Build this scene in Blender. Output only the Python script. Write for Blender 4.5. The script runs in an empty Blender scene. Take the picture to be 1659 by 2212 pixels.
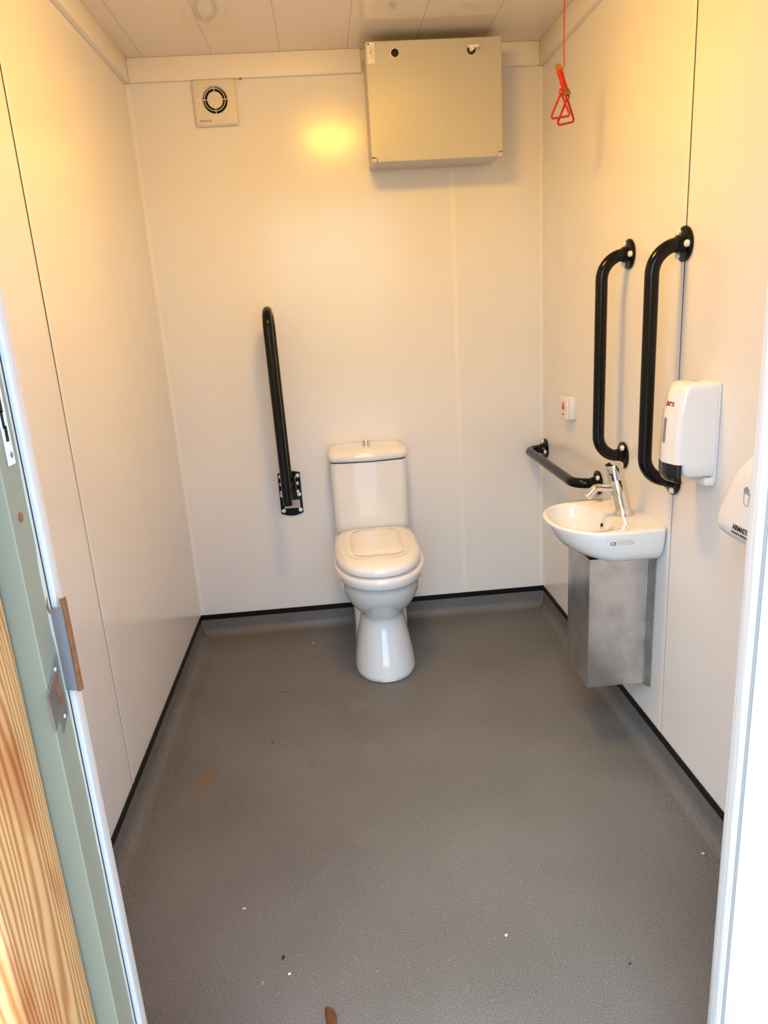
import bpy, bmesh, math, random
from mathutils import Vector, Matrix
random.seed(7)
PI = math.pi
scn = bpy.context.scene
COL = scn.collection

# ------------------------------------------------------------------ light levels
LAMP, SKY, SKYSAT, SUN, EXPO = 83.0, .72, 1.6, 3.4, 0.0
# ------------------------------------------------------------------ room
W, H = 1.56, 2.29            # width, ceiling height; back wall y=0, front wall y=-2.2
YF = -2.196

# ------------------------------------------------------------------ materials
def mat(name, col, rough=0.5, metal=0.0, spec=0.5, coat=0.0, noise=None, bump=None, coat_rough=0.05):
    """noise=(scale, colour2, contrast_lo, contrast_hi, stretch), bump=(scale, strength, distance, stretch)"""
    m = bpy.data.materials.new(name); m.use_nodes = True
    nt = m.node_tree; b = nt.nodes['Principled BSDF']
    b.inputs['Base Color'].default_value = (*col, 1)
    b.inputs['Roughness'].default_value = rough
    b.inputs['Metallic'].default_value = metal
    b.inputs['Specular IOR Level'].default_value = spec
    b.inputs['Coat Weight'].default_value = coat
    b.inputs['Coat Roughness'].default_value = coat_rough
    tc = nt.nodes.new('ShaderNodeTexCoord')
    def mapped(stretch):
        mp = nt.nodes.new('ShaderNodeMapping'); mp.inputs['Scale'].default_value = stretch
        nt.links.new(tc.outputs['Object'], mp.inputs['Vector']); return mp
    if noise:
        sc, c2, lo, hi, st = noise
        n = nt.nodes.new('ShaderNodeTexNoise'); n.inputs['Scale'].default_value = sc; n.inputs['Detail'].default_value = 5
        nt.links.new(mapped(st).outputs['Vector'], n.inputs['Vector'])
        r = nt.nodes.new('ShaderNodeValToRGB')
        r.color_ramp.elements[0].position = lo; r.color_ramp.elements[1].position = hi
        r.color_ramp.elements[0].color = (*col, 1); r.color_ramp.elements[1].color = (*c2, 1)
        nt.links.new(n.outputs['Fac'], r.inputs['Fac']); nt.links.new(r.outputs['Color'], b.inputs['Base Color'])
    if bump:
        sc, s, d, st = bump
        n = nt.nodes.new('ShaderNodeTexNoise'); n.inputs['Scale'].default_value = sc; n.inputs['Detail'].default_value = 3
        nt.links.new(mapped(st).outputs['Vector'], n.inputs['Vector'])
        bp = nt.nodes.new('ShaderNodeBump'); bp.inputs['Strength'].default_value = s; bp.inputs['Distance'].default_value = d
        nt.links.new(n.outputs['Fac'], bp.inputs['Height']); nt.links.new(bp.outputs['Normal'], b.inputs['Normal'])
    return m

U = (1, 1, 1)
M = {}
M['wall'] = mat('wall_panel', (.785, .775, .765), .19, spec=.42, noise=(2.2, (.75, .74, .73), .35, .75, U), bump=(3.0, .12, .004, U))
M['ceil'] = mat('ceiling_panel', (.72, .67, .60), .05, spec=.75)
M['trim'] = mat('trim_paint', (.80, .77, .73), .42, bump=(30, .25, .002, (1, 1, 1)))
M['joint'] = mat('joint_strip', (.82, .80, .77), .25)
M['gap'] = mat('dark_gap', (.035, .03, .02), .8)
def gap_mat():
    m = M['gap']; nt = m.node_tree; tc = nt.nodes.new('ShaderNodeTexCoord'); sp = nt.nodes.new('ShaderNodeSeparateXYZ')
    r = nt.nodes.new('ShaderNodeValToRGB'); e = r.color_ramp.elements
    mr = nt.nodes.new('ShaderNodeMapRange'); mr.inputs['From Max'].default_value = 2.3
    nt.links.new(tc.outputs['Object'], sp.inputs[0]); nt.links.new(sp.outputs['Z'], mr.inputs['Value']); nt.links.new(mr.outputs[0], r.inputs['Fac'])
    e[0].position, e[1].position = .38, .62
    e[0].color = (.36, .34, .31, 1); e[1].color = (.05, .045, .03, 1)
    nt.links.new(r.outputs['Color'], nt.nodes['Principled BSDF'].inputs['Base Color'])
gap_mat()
M['black_strip'] = mat('black_strip', (.005, .005, .005), .45, spec=.2)
M['ceramic'] = mat('ceramic', (.78, .775, .77), .06, coat=.5)
M['plastic_w'] = mat('white_plastic', (.78, .775, .77), .16, coat=.2)
M['dryer'] = mat('dryer_plastic', (.82, .81, .80), .22)
M['black'] = mat('black_powder_coat', (.004, .004, .004), .13, spec=.25)
M['blackpl'] = mat('black_plastic', (.008, .008, .010), .22)
M['chrome'] = mat('chrome', (.78, .77, .75), .06, metal=1)
M['galv'] = mat('galvanised_steel', (.74, .74, .74), .27, metal=1.0, noise=(15, (.50, .50, .505), .40, .76, U), bump=(60, .15, .001, U))
M['steel'] = mat('dull_steel', (.42, .40, .38), .38, metal=.8, noise=(25, (.30, .26, .23), .4, .75, U))
M['red'] = mat('red_plastic', (.47, .005, .009), .25)
M['redcord'] = mat('red_cord', (.52, .004, .007), .6)
M['redink'] = mat('red_ink', (.50, .01, .012), .5)
M['ink'] = mat('black_ink', (.015, .015, .015), .5)
M['greyink'] = mat('grey_ink', (.22, .21, .20), .6)
M['browning'] = mat('faded_print', (.33, .23, .08), .6)
M['cab'] = mat('cabinet_grey', (.51, .505, .465), .38, bump=(180, .10, .0006, U))
M['fan'] = mat('fan_plastic', (.70, .66, .59), .35)
M['card'] = mat('cardboard', (.30, .165, .055), .85)
M['label'] = mat('paper_label', (.82, .80, .74), .5)
M['galv_gap'] = mat('grey_gap', (.30, .30, .30), .6)
M['stick'] = mat('grey_sticker', (.50, .49, .48), .5)
M['green'] = mat('green_paint', (.33, .305, .20), .40, noise=(5, (.28, .285, .20), .35, .7, (1, 1, .15)))
M['cream'] = mat('worn_edge', (.70, .66, .52), .6)
M['seal'] = mat('door_seal', (.045, .014, .012), .7)
M['rust'] = mat('rust', (.23, .075, .022), .9, noise=(90, (.34, .14, .05), .35, .7, U))
M['white_paint'] = mat('white_timber_paint', (.70, .64, .575), .40, bump=(14, .5, .003, (9, 9, .35)))
M['door'] = mat('white_door', (.84, .84, .85), .35)
M['window'] = mat('grey_window', (.20, .20, .20), .2)
M['leaf'] = mat('dead_leaf', (.085, .025, .009), .6, noise=(60, (.14, .045, .014), .4, .7, U))
M['chip_l'] = mat('pale_chip', (.62, .55, .38), .8)
M['chip_d'] = mat('dark_grit', (.03, .025, .02), .9)
M['twig'] = mat('twig_brown', (.20, .075, .028), .8)
M['concrete'] = mat('outside_concrete', (.42, .415, .41), .85, noise=(6, (.34, .335, .33), .35, .7, U), bump=(40, .4, .004, U))
M['clad'] = mat('outside_cladding', (.26, .32, .25), .5)
M['hole'] = mat('hole_dark', (.006, .005, .004), .9)

def floor_mat():
    m = bpy.data.materials.new('speckled_vinyl'); m.use_nodes = True
    nt = m.node_tree; b = nt.nodes['Principled BSDF']; L = nt.links.new
    tc = nt.nodes.new('ShaderNodeTexCoord')
    def noise(scale, det=2):
        n = nt.nodes.new('ShaderNodeTexNoise'); n.inputs['Scale'].default_value = scale; n.inputs['Detail'].default_value = det
        L(tc.outputs['Object'], n.inputs['Vector']); return n
    def ramp(src, p0, c0, p1, c1):
        r = nt.nodes.new('ShaderNodeValToRGB'); e = r.color_ramp.elements
        e[0].position, e[1].position = p0, p1; e[0].color = (*c0, 1); e[1].color = (*c1, 1)
        L(src, r.inputs['Fac']); return r
    def mix(fac, a, c, mode='MIX'):
        x = nt.nodes.new('ShaderNodeMix'); x.data_type = 'RGBA'; x.blend_type = mode
        if isinstance(fac, float): x.inputs[0].default_value = fac
        else: L(fac, x.inputs[0])
        for s, i in ((a, 6), (c, 7)):
            if isinstance(s, tuple): x.inputs[i].default_value = (*s, 1)
            else: L(s, x.inputs[i])
        return x.outputs[2]
    base = ramp(noise(420, 3).outputs['Fac'], .34, (.080, .079, .079), .68, (.205, .204, .205)).outputs['Color']
    cloud = ramp(noise(2.6, 3).outputs['Fac'], .35, (.86, .85, .84), .7, (1.05, 1.04, 1.03)).outputs['Color']
    base = mix(1.0, base, cloud, 'MULTIPLY')
    # pale grains of the non-slip surface
    v = nt.nodes.new('ShaderNodeTexVoronoi'); v.inputs['Scale'].default_value = 190
    L(tc.outputs['Object'], v.inputs['Vector'])
    dot = ramp(v.outputs['Distance'], .10, (1, 1, 1), .17, (0, 0, 0)).outputs['Color']
    wn = nt.nodes.new('ShaderNodeSeparateColor'); L(v.outputs['Color'], wn.inputs['Color'])
    sel = ramp(wn.outputs['Red'], .72, (0, 0, 0), .77, (1, 1, 1)).outputs['Color']
    g = mix(1.0, dot, sel, 'MULTIPLY')
    base = mix(g, base, (.46, .45, .43))
    # brown scuffs: an ellipse, a slanted smear and two pale rings (object coords = world)
    sep = nt.nodes.new('ShaderNodeSeparateXYZ'); L(tc.outputs['Object'], sep.inputs[0])
    def math_(op, a, c=None):
        n = nt.nodes.new('ShaderNodeMath'); n.operation = op
        for i, s in enumerate((a, c)):
            if s is None: continue
            if isinstance(s, (int, float)): n.inputs[i].default_value = s
            else: L(s, n.inputs[i])
        return n.outputs[0]
    def ell(cx, cy, rx, ry, ang):
        dx, dy = math_('SUBTRACT', sep.outputs['X'], cx), math_('SUBTRACT', sep.outputs['Y'], cy)
        c, s = math.cos(ang), math.sin(ang)
        u = math_('ADD', math_('MULTIPLY', dx, c / rx), math_('MULTIPLY', dy, s / rx))
        w = math_('ADD', math_('MULTIPLY', dx, -s / ry), math_('MULTIPLY', dy, c / ry))
        return math_('ADD', math_('MULTIPLY', u, u), math_('MULTIPLY', w, w))
    rag = noise(55, 4).outputs['Fac']
    def stain(base, e, colr, amt, ragamt=1.3, lo=.7, hi=1.25):
        f = math_('ADD', e, math_('MULTIPLY', math_('SUBTRACT', rag, .5), ragamt))
        k = ramp(f, lo, (amt,) * 3, hi, (0, 0, 0)).outputs['Color']
        return mix(k, base, colr)
    base = stain(base, ell(.077, -.988, .012, .032, -.1), (.15, .10, .05), .75)
    base = stain(base, ell(.175, -1.062, .052, .016, .95), (.17, .105, .055), .8, 2.2)
    base = stain(base, ell(.20, -1.005, .03, .012, .6), (.15, .11, .07), .5, 2.4)
    base = stain(base, ell(.67, -.715, .050, .050, 0), (.21, .19, .165), .30, 2.2, .2, 1.5)
    base = stain(base, ell(.70, -.99, .045, .04, 0), (.21, .195, .175), .18, 2.2, .2, 1.5)
    base = stain(base, ell(.15, -.03, .35, .06, 0.02), (.15, .115, .08), .35, 1.0, .3, 1.6)
    L(base, b.inputs['Base Color'])
    b.inputs['Roughness'].default_value = .5
    b.inputs['Specular IOR Level'].default_value = .42
    bp = nt.nodes.new('ShaderNodeBump'); bp.inputs['Strength'].default_value = .35; bp.inputs['Distance'].default_value = .0012
    L(noise(300, 2).outputs['Fac'], bp.inputs['Height']); L(bp.outputs['Normal'], b.inputs['Normal'])
    return m
M['floor'] = floor_mat()

def ceiling_mat():
    m = M['ceil']; nt = m.node_tree; b = nt.nodes['Principled BSDF']; L = nt.links.new
    tc = nt.nodes.new('ShaderNodeTexCoord'); sep = nt.nodes.new('ShaderNodeSeparateXYZ'); L(tc.outputs['Object'], sep.inputs[0])
    def mth(op, a, c):
        n = nt.nodes.new('ShaderNodeMath'); n.operation = op
        for i, s in enumerate((a, c)):
            if isinstance(s, (int, float)): n.inputs[i].default_value = s
            else: L(s, n.inputs[i])
        return n.outputs[0]
    f = mth('FRACT', mth('DIVIDE', mth('SUBTRACT', sep.outputs['X'], .0825 - .246), .246), 0)
    d = mth('MULTIPLY', mth('MINIMUM', f, mth('SUBTRACT', 1.0, f)), .246)
    r = nt.nodes.new('ShaderNodeValToRGB'); e = r.color_ramp.elements
    e[0].position, e[1].position = .0008, .0018
    e[0].color = (.52, .47, .40, 1); e[1].color = (.72, .67, .60, 1)
    L(d, r.inputs['Fac']); L(r.outputs['Color'], b.inputs['Base Color'])
ceiling_mat()

def wood_mat():
    m = bpy.data.materials.new('orange_timber'); m.use_nodes = True
    nt = m.node_tree; b = nt.nodes['Principled BSDF']; L = nt.links.new
    tc = nt.nodes.new('ShaderNodeTexCoord')
    mp = nt.nodes.new('ShaderNodeMapping'); mp.inputs['Scale'].default_value = (1.0, 1.0, .085)
    L(tc.outputs['Object'], mp.inputs['Vector'])
    # slow distortion bends the grain round the knots
    dn = nt.nodes.new('ShaderNodeTexNoise'); dn.inputs['Scale'].default_value = 9; dn.inputs['Detail'].default_value = 1
    L(mp.outputs['Vector'], dn.inputs['Vector'])
    sb = nt.nodes.new('ShaderNodeVectorMath'); sb.operation = 'SUBTRACT'; sb.inputs[1].default_value = (.5, .5, .5)
    L(dn.outputs['Color'], sb.inputs[0])
    scl = nt.nodes.new('ShaderNodeVectorMath'); scl.operation = 'SCALE'; scl.inputs['Scale'].default_value = .16
    L(sb.outputs[0], scl.inputs[0])
    ad = nt.nodes.new('ShaderNodeVectorMath'); L(mp.outputs['Vector'], ad.inputs[0]); L(scl.outputs[0], ad.inputs[1])
    wv = nt.nodes.new('ShaderNodeTexWave'); wv.wave_type = 'BANDS'; wv.bands_direction = 'Y'
    wv.inputs['Scale'].default_value = 38; wv.inputs['Distortion'].default_value = 5.0
    wv.inputs['Detail'].default_value = 2; wv.inputs['Detail Scale'].default_value = 1.2
    L(ad.outputs[0], wv.inputs['Vector'])
    r = nt.nodes.new('ShaderNodeValToRGB'); e = r.color_ramp.elements
    e[0].position = .05; e[0].color = (.56, .22, .055, 1)
    e[1].position = .62; e[1].color = (.80, .42, .15, 1)
    x = e.new(.95); x.color = (.84, .48, .20, 1)
    L(wv.outputs['Fac'], r.inputs['Fac'])
    kn = nt.nodes.new('ShaderNodeTexNoise'); kn.inputs['Scale'].default_value = 13; kn.inputs['Detail'].default_value = 2
    mp2 = nt.nodes.new('ShaderNodeMapping'); mp2.inputs['Scale'].default_value = (1, 1, .33); L(tc.outputs['Object'], mp2.inputs['Vector'])
    L(mp2.outputs['Vector'], kn.inputs['Vector'])
    kr = nt.nodes.new('ShaderNodeValToRGB'); k = kr.color_ramp.elements
    k[0].position = .48; k[0].color = (1, 1, 1, 1); k[1].position = .68; k[1].color = (.74, .46, .26, 1)
    L(kn.outputs['Fac'], kr.inputs['Fac'])
    mx = nt.nodes.new('ShaderNodeMix'); mx.data_type = 'RGBA'; mx.blend_type = 'MULTIPLY'; mx.inputs[0].default_value = 1
    L(r.outputs['Color'], mx.inputs[6]); L(kr.outputs['Color'], mx.inputs[7])
    L(mx.outputs[2], b.inputs['Base Color']); b.inputs['Roughness'].default_value = .6
    return m
M['wood'] = wood_mat()

def emit_mat(name, col, strength):
    m = bpy.data.materials.new(name); m.use_nodes = True
    b = m.node_tree.nodes['Principled BSDF']
    b.inputs['Base Color'].default_value = (.8, .8, .8, 1)
    b.inputs['Emission Color'].default_value = (*col, 1); b.inputs['Emission Strength'].default_value = strength
    return m

# ------------------------------------------------------------------ mesh helpers
ORG = {}
def new_bm(): return bmesh.new()

def box(bm, x0, x1, y0, y1, z0, z1, bev=0.0, seg=2, mtx=None):
    r = bmesh.ops.create_cube(bm, size=1.0)
    vs = r['verts']
    for v in vs:
        v.co = Vector(((x0 + x1) / 2 + v.co.x * (x1 - x0), (y0 + y1) / 2 + v.co.y * (y1 - y0), (z0 + z1) / 2 + v.co.z * (z1 - z0)))
    if bev > 0:
        es = list({e for v in vs for e in v.link_edges})
        rb = bmesh.ops.bevel(bm, geom=es, offset=bev, segments=seg, affect='EDGES', profile=.5)
        vs = list({v for f in rb['faces'] for v in f.verts} | {v for v in vs if v.is_valid})
    if mtx is not None:
        bmesh.ops.transform(bm, matrix=mtx, verts=[v for v in vs if v.is_valid])
    return bm

def loft(bm, rings, cap0=True, cap1=True, closed=True):
    R = [[bm.verts.new(p) for p in ring] for ring in rings]
    n = len(R[0])
    for a, b in zip(R, R[1:]):
        for i in range(n if closed else n - 1):
            j = (i + 1) % n
            try: bm.faces.new((a[i], a[j], b[j], b[i]))
            except ValueError: pass
    def cap(r, flip):
        c = bm.verts.new(sum((v.co for v in r), Vector()) / n)
        for i in range(n):
            j = (i + 1) % n
            bm.faces.new((r[j], r[i], c) if not flip else (r[i], r[j], c))
    if cap0: cap(R[0], False)
    if cap1: cap(R[-1], True)
    return bm

def frame_for(t, ref=None):
    t = t.normalized()
    ref = ref or Vector((0, 0, 1))
    if abs(t.dot(ref)) > .95: ref = Vector((0, 1, 0))
    a = t.cross(ref).normalized(); b = t.cross(a).normalized()
    return a, b

def tube(bm, pts, r, n=20, caps=True, closed=False, rr=None):
    pts = [Vector(p) for p in pts]
    rings = []; a = None
    N = len(pts)
    for i, p in enumerate(pts):
        if closed: t = pts[(i + 1) % N] - pts[i - 1]
        else: t = pts[min(i + 1, N - 1)] - pts[max(i - 1, 0)]
        t.normalize()
        if a is None: a, b = frame_for(t)
        else:
            a = (a - t * a.dot(t)).normalized(); b = t.cross(a).normalized()
        rad = rr[i] if rr else r
        rings.append([p + (a * math.cos(2 * PI * k / n) + b * math.sin(2 * PI * k / n)) * rad for k in range(n)])
    if closed:
        rings.append(rings[0]); loft(bm, rings, False, False)
        bmesh.ops.remove_doubles(bm, verts=bm.verts, dist=1e-6)
    else: loft(bm, rings, caps, caps)
    return bm

def fillet(pts, radii, seg=10):
    """poly-line with rounded corners"""
    pts = [Vector(p) for p in pts]; out = [pts[0]]
    for i in range(1, len(pts) - 1):
        p, r = pts[i], radii[i - 1]
        u = (pts[i - 1] - p).normalized(); w = (pts[i + 1] - p).normalized()
        ang = u.angle(w); d = r / math.tan(ang / 2)
        c = p + (u + w).normalized() * (r / math.sin(ang / 2))
        s = p + u * d - c; e = p + w * d - c
        tot = s.angle(e); ax = s.cross(e).normalized()
        for k in range(seg + 1):
            out.append(c + Matrix.Rotation(tot * k / seg, 3, ax) @ s)
    out.append(pts[-1]); return out

def lathe(bm, prof, origin, axis, n=32, caps=True):
    """prof: list of (radius, distance along axis)"""
    o = Vector(origin); ax = Vector(axis).normalized(); a, b = frame_for(ax)
    rings = [[o + ax * h + (a * math.cos(2 * PI * k / n) + b * math.sin(2 * PI * k / n)) * r for k in range(n)] for r, h in prof]
    return loft(bm, rings, caps, caps)

def prism(bm, pts, ext):
    """extrude polygon (3-D points) along vector ext"""
    e = Vector(ext)
    a = [bm.verts.new(p) for p in pts]; b = [bm.verts.new(Vector(p) + e) for p in pts]
    n = len(a)
    bm.faces.new(a[::-1]); bm.faces.new(b)
    for i in range(n):
        j = (i + 1) % n
        bm.faces.new((a[i], a[j], b[j], b[i]))
    return bm

def obj(name, bm, m, parent=None, smooth=35, wn=False, sub=0, sharp=True):
    me = bpy.data.meshes.new(name)
    bmesh.ops.recalc_face_normals(bm, faces=bm.faces)
    o0 = ORG.get(parent.name, Vector()) if parent else Vector()
    if parent: bmesh.ops.translate(bm, vec=-o0, verts=bm.verts)
    bm.to_mesh(me); bm.free()
    me.materials.append(m)
    if smooth:
        me.polygons.foreach_set('use_smooth', [True] * len(me.polygons))
        if sharp: me.set_sharp_from_angle(angle=math.radians(smooth))
    o = bpy.data.objects.new(name, me); COL.objects.link(o)
    if parent: o.parent = parent
    ORG[o.name] = o0.copy()
    if sub:
        s = o.modifiers.new('smooth', 'SUBSURF'); s.levels = sub; s.render_levels = sub
    if wn:
        w = o.modifiers.new('normals', 'WEIGHTED_NORMAL'); w.keep_sharp = True
    return o

def thing(name, label, cat, loc, group=None):
    o = bpy.data.objects.new(name, None); COL.objects.link(o)
    o.location = loc; o.empty_display_size = .05
    o['label'] = label; o['category'] = cat
    if group: o['group'] = group
    ORG[o.name] = Vector(loc)
    return o

def tag(o, label, cat, group=None):
    o['label'] = label; o['category'] = cat
    if group: o['group'] = group
    return o

def struct(name, bm, m, parent=None, **k):
    o = obj(name, bm, m, parent, **k)
    if parent is None: o['kind'] = 'structure'
    return o

def text_bm(s, size, origin, right, up, bold=0.0, spacing=1.0, depth=.0003, shear=0.0, xs=1.0):
    cu = bpy.data.curves.new('writing', 'FONT'); cu.body = s; cu.size = size
    cu.offset = bold; cu.space_character = spacing; cu.extrude = depth; cu.shear = shear
    to = bpy.data.objects.new('writing', cu); COL.objects.link(to)
    dg = bpy.context.evaluated_depsgraph_get(); dg.update()
    me = bpy.data.meshes.new_from_object(to.evaluated_get(dg))
    bm = bmesh.new(); bm.from_mesh(me)
    bpy.data.objects.remove(to); bpy.data.curves.remove(cu); bpy.data.meshes.remove(me)
    r = Vector(right).normalized(); u = Vector(up).normalized(); n = r.cross(u)
    mt = Matrix((r * xs, u, n)).transposed().to_4x4(); mt.translation = Vector(origin)
    bmesh.ops.transform(bm, matrix=mt, verts=bm.verts)
    return bm

def merge(bm, other):
    me = bpy.data.meshes.new('tmp'); other.to_mesh(me); other.free(); bm.from_mesh(me); bpy.data.meshes.remove(me); return bm

# ------------------------------------------------------------------ SETTING
T = .05
struct('floor', box(new_bm(), -T, W + T, -2.30, T, -.06, 0), M['floor'], smooth=0)
struct('ceiling', box(new_bm(), -T, W + T, -2.29, T, H, H + .05), M['ceil'], smooth=0)
struct('wall_left', box(new_bm(), -T, 0, -2.196, 0, 0, H), M['wall'], smooth=0)
struct('wall_right', box(new_bm(), W, W + T, -2.196, 0, 0, H), M['wall'], smooth=0)
struct('wall_back', box(new_bm(), -T, W + T, 0, T, 0, H), M['wall'], smooth=0)
XL, XR, ZH = .321, 1.167, 2.03
fb = new_bm()
box(fb, -T, XL - .022, -2.284, -2.196, 0, H)
box(fb, XR + .022, W + T, -2.284, -2.196, 0, H)
box(fb, XL - .022, XR + .022, -2.284, -2.196, ZH + .022, H)
struct('wall_front', fb, M['wall'], smooth=0)

# coved vinyl skirting: vertical band, quarter-round, floor edge
def cove(name, axis):
    r, t, top = .036, .003, .077
    prof = [(0.0005, top), (t, top)]
    for k in range(9):
        a = PI / 2 * k / 8
        prof.append((t + r * (1 - math.cos(a)), .002 + r * (1 - math.sin(a))))
    prof += [(t + r + .03, .0012), (t + r + .03, 0.0002), (.0005, .0002)]
    bm = new_bm()
    if axis == 'left': prism(bm, [(p[0], -2.196, p[1]) for p in prof], (0, 2.1955, 0))
    if axis == 'right': prism(bm, [(W - p[0], -2.196, p[1]) for p in prof], (0, 2.1955, 0))
    if axis == 'back': prism(bm, [(.004, -p[0], p[1]) for p in prof], (W - .008, 0, 0))
    return struct(name, bm, M['floor'], smooth=40)
cove('baseboard_left', 'left'); cove('baseboard_right', 'right'); bbk = cove('baseboard_back', 'back')
# weld beads in the two back corners
def weld(x, s):
    r = .037; pts = [(x + s * .004, -.0045, .076), (x + s * .005, -.006, .05)]
    for k in range(9):
        a = PI / 2 * k / 8
        d = .004 + r * (1 - math.cos(a)); pts.append((x + s * (d + .003), -d - .003, .004 + r * (1 - math.sin(a))))
    return tube(new_bm(), pts, .0012, 8)
M['weld'] = mat('weld_bead', (.24, .225, .20), .4)
obj('weld_bead', weld(0, 1), M['weld'], bbk); obj('weld_bead', weld(W, -1), M['weld'], bbk)

# black capping strip on top of the cove, one length per wall
def cap(name, x0, x1, y0, y1):
    struct(name, box(new_bm(), x0, x1, y0, y1, .0772, .1005, .0015, 1), M['black_strip'])
cap('trim_1', .0002, .005, -2.195, -.0052); cap('trim_2', W - .005, W - .0002, -2.195, -.0052); cap('trim_3', .0002, W - .0002, -.005, -.0002)
# painted timber trim under the ceiling
tz0, tz1, tt = H - .079, H - .0003, .020
CX0, CX1 = .8735, 1.353       # electrical cabinet
struct('trim_4', box(new_bm(), .0002, tt, -2.195, -.0005, tz0, tz1, .002, 2), M['trim'])
struct('trim_5', box(new_bm(), W - tt, W - .0002, -2.195, -.0005, tz0, tz1, .002, 2), M['trim'])
struct('trim_6', box(new_bm(), tt + .0005, CX0 - .006, -tt, -.0002, tz0, tz1, .002, 2), M['trim'])
struct('trim_7', box(new_bm(), CX1 + .004, W - tt - .0005, -tt, -.0002, tz0, tz1, .002, 2), M['trim'])
# wall panel joints
sl = struct('trim_8', box(new_bm(), .0002, .0022, -1.192, -1.176, .101, tz0, .0008, 1), M['joint'])
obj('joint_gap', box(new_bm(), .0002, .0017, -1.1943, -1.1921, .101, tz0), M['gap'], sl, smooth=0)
sr = struct('trim_9', box(new_bm(), W - .0022, W - .0002, -1.2005, -1.183, .101, tz0, .0008, 1), M['joint'])
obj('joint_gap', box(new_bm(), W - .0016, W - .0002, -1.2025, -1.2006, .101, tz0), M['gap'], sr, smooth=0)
struct('trim_10', box(new_bm(), 1.183, 1.207, -.0022, -.0002, .101, 1.873, .0008, 1), M['joint'])
# corner beads
def corner(name, x, s):
    bm = new_bm()
    xa, xb = sorted((x + s * .0026, x + s * .020)); box(bm, xa, xb, -.0030, -.0002, .101, tz0 - .0005, .0010, 1)
    xa, xb = sorted((x, x + s * .0026)); box(bm, xa, xb, -.0200, -.0002, .101, tz0 - .0005, .0008, 1)
    struct(name, bm, M['joint'], smooth=0)
corner('trim_11', .0002, 1); corner('trim_12', W - .0002, -1)

# ---- doorway: white lining, seal, green steel frame (left), white lining (right), open white door
ly0 = -2.230
lin = new_bm()
box(lin, XL - .0215, XL + .0065, -2.2345, -2.2120, .0005, ZH, .003, 3)
lin = struct('trim_13', lin, M['white_paint'])
struct('trim_14', box(new_bm(), XR, XR + .0215, -2.2225, -2.1965, .0005, ZH, .002, 2), M['white_paint'])
struct('trim_15', box(new_bm(), XR + .001, XR + .0215, -2.2295, -2.2228, .0005, ZH, .003, 2), M['joint'])
struct('trim_16', box(new_bm(), XR + .0012, XR + .0215, -2.2350, -2.2298, .0005, ZH), M['galv_gap'], smooth=0)
struct('trim_17', box(new_bm(), XL - .0215, XR + .0215, -2.2225, -2.1965, ZH + .0005, ZH + .0215), M['white_paint'], smooth=0)
struct('trim_18', box(new_bm(), XL - .0215, XL + .0006, -2.2378, -2.2347, .0005, ZH), M['seal'], smooth=0)
wob = new_bm()
ws = []
nz = 60
random.seed(3)
for k in range(nz + 1):
    z = .0005 + (ZH - .001) * k / nz
    ws.append((z, -2.2412 - random.random() * .0020 - (.004 if 1.02 < z < 1.14 else 0)))
ra = [[Vector((XL + .0004, -2.2379, z)), Vector((XL + .0004, y, z)), Vector((XL - .003, y, z)), Vector((XL - .003, -2.2379, z))] for z, y in ws]
struct('trim_19', loft(wob, ra), M['cream'], smooth=0)
fr = prism(new_bm(), [(XL - .021, -2.2380, .0005), (XL - .0002, -2.2380, .0005), (XL - .0002, -2.2855, .0005), (XL - .0016, -2.2868, .0005), (XL - .045, -2.2868, .0005), (XL - .045, -2.2845, .0005), (XL - .021, -2.2845, .0005)], (0, 0, ZH))
frame = struct('door_1', fr, M['green'], smooth=0)
obj('bolt_hole', lathe(new_bm(), [(.0052, 0), (.0052, .0006)], (XL - .0001, -2.264, 1.187), (1, 0, 0), 16), M['rust'], frame)
obj('rust_stain', prism(new_bm(), [(XL + .0004, -2.2425, 1.088), (XL + .0004, -2.2425, 1.066), (XL + .0004, -2.2455, 1.068), (XL + .0004, -2.2475, 1.075), (XL + .0004, -2.2455, 1.084)], (.0002, 0, 0)), M['rust'], frame, smooth=0)

# open door leaf on the right, swung outwards
dl = new_bm()
rot = Matrix.Translation((XR + .0018, -2.2360, 0)) @ Matrix.Rotation(math.radians(-90 - -3.0), 4, 'Z')
box(dl, 0, .82, 0, .044, .012, ZH - .004, .002, 2, mtx=rot)
door = struct('door_2', dl, M['door'])
dh = new_bm()
box(dh, .70, .78, -.008, -.0002, .95, 1.15, .003, 2, mtx=rot)
tube(dh, [rot @ Vector(p) for p in fillet([(.74, -.006, 1.07), (.74, -.05, 1.07), (.62, -.05, 1.07)], [.015])], .009, 14)
obj('door_handle', dh, M['steel'], door)

# ground outside
struct('ground', box(new_bm(), -6, 7, -9, -2.302, -.20, -.15), M['concrete'], smooth=0)
struct('wall_outside', box(new_bm(), -2.5, XL - .13, -2.33, -2.288, -.15, 2.6), M['clad'], smooth=0)
struct('trim_20', box(new_bm(), -T, W + T, -2.42, -2.303, -.15, -.005, .004, 2), M['steel'])

# timber post beside the frame
post = obj('timber_post', box(new_bm(), .19, .2968, -2.4305, -2.2885, -.15, 2.35, .006, 3), M['wood'])
tag(post, 'orange-brown timber post with dark knots beside the green door frame, sunlit on its outer edge', 'post')

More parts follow.
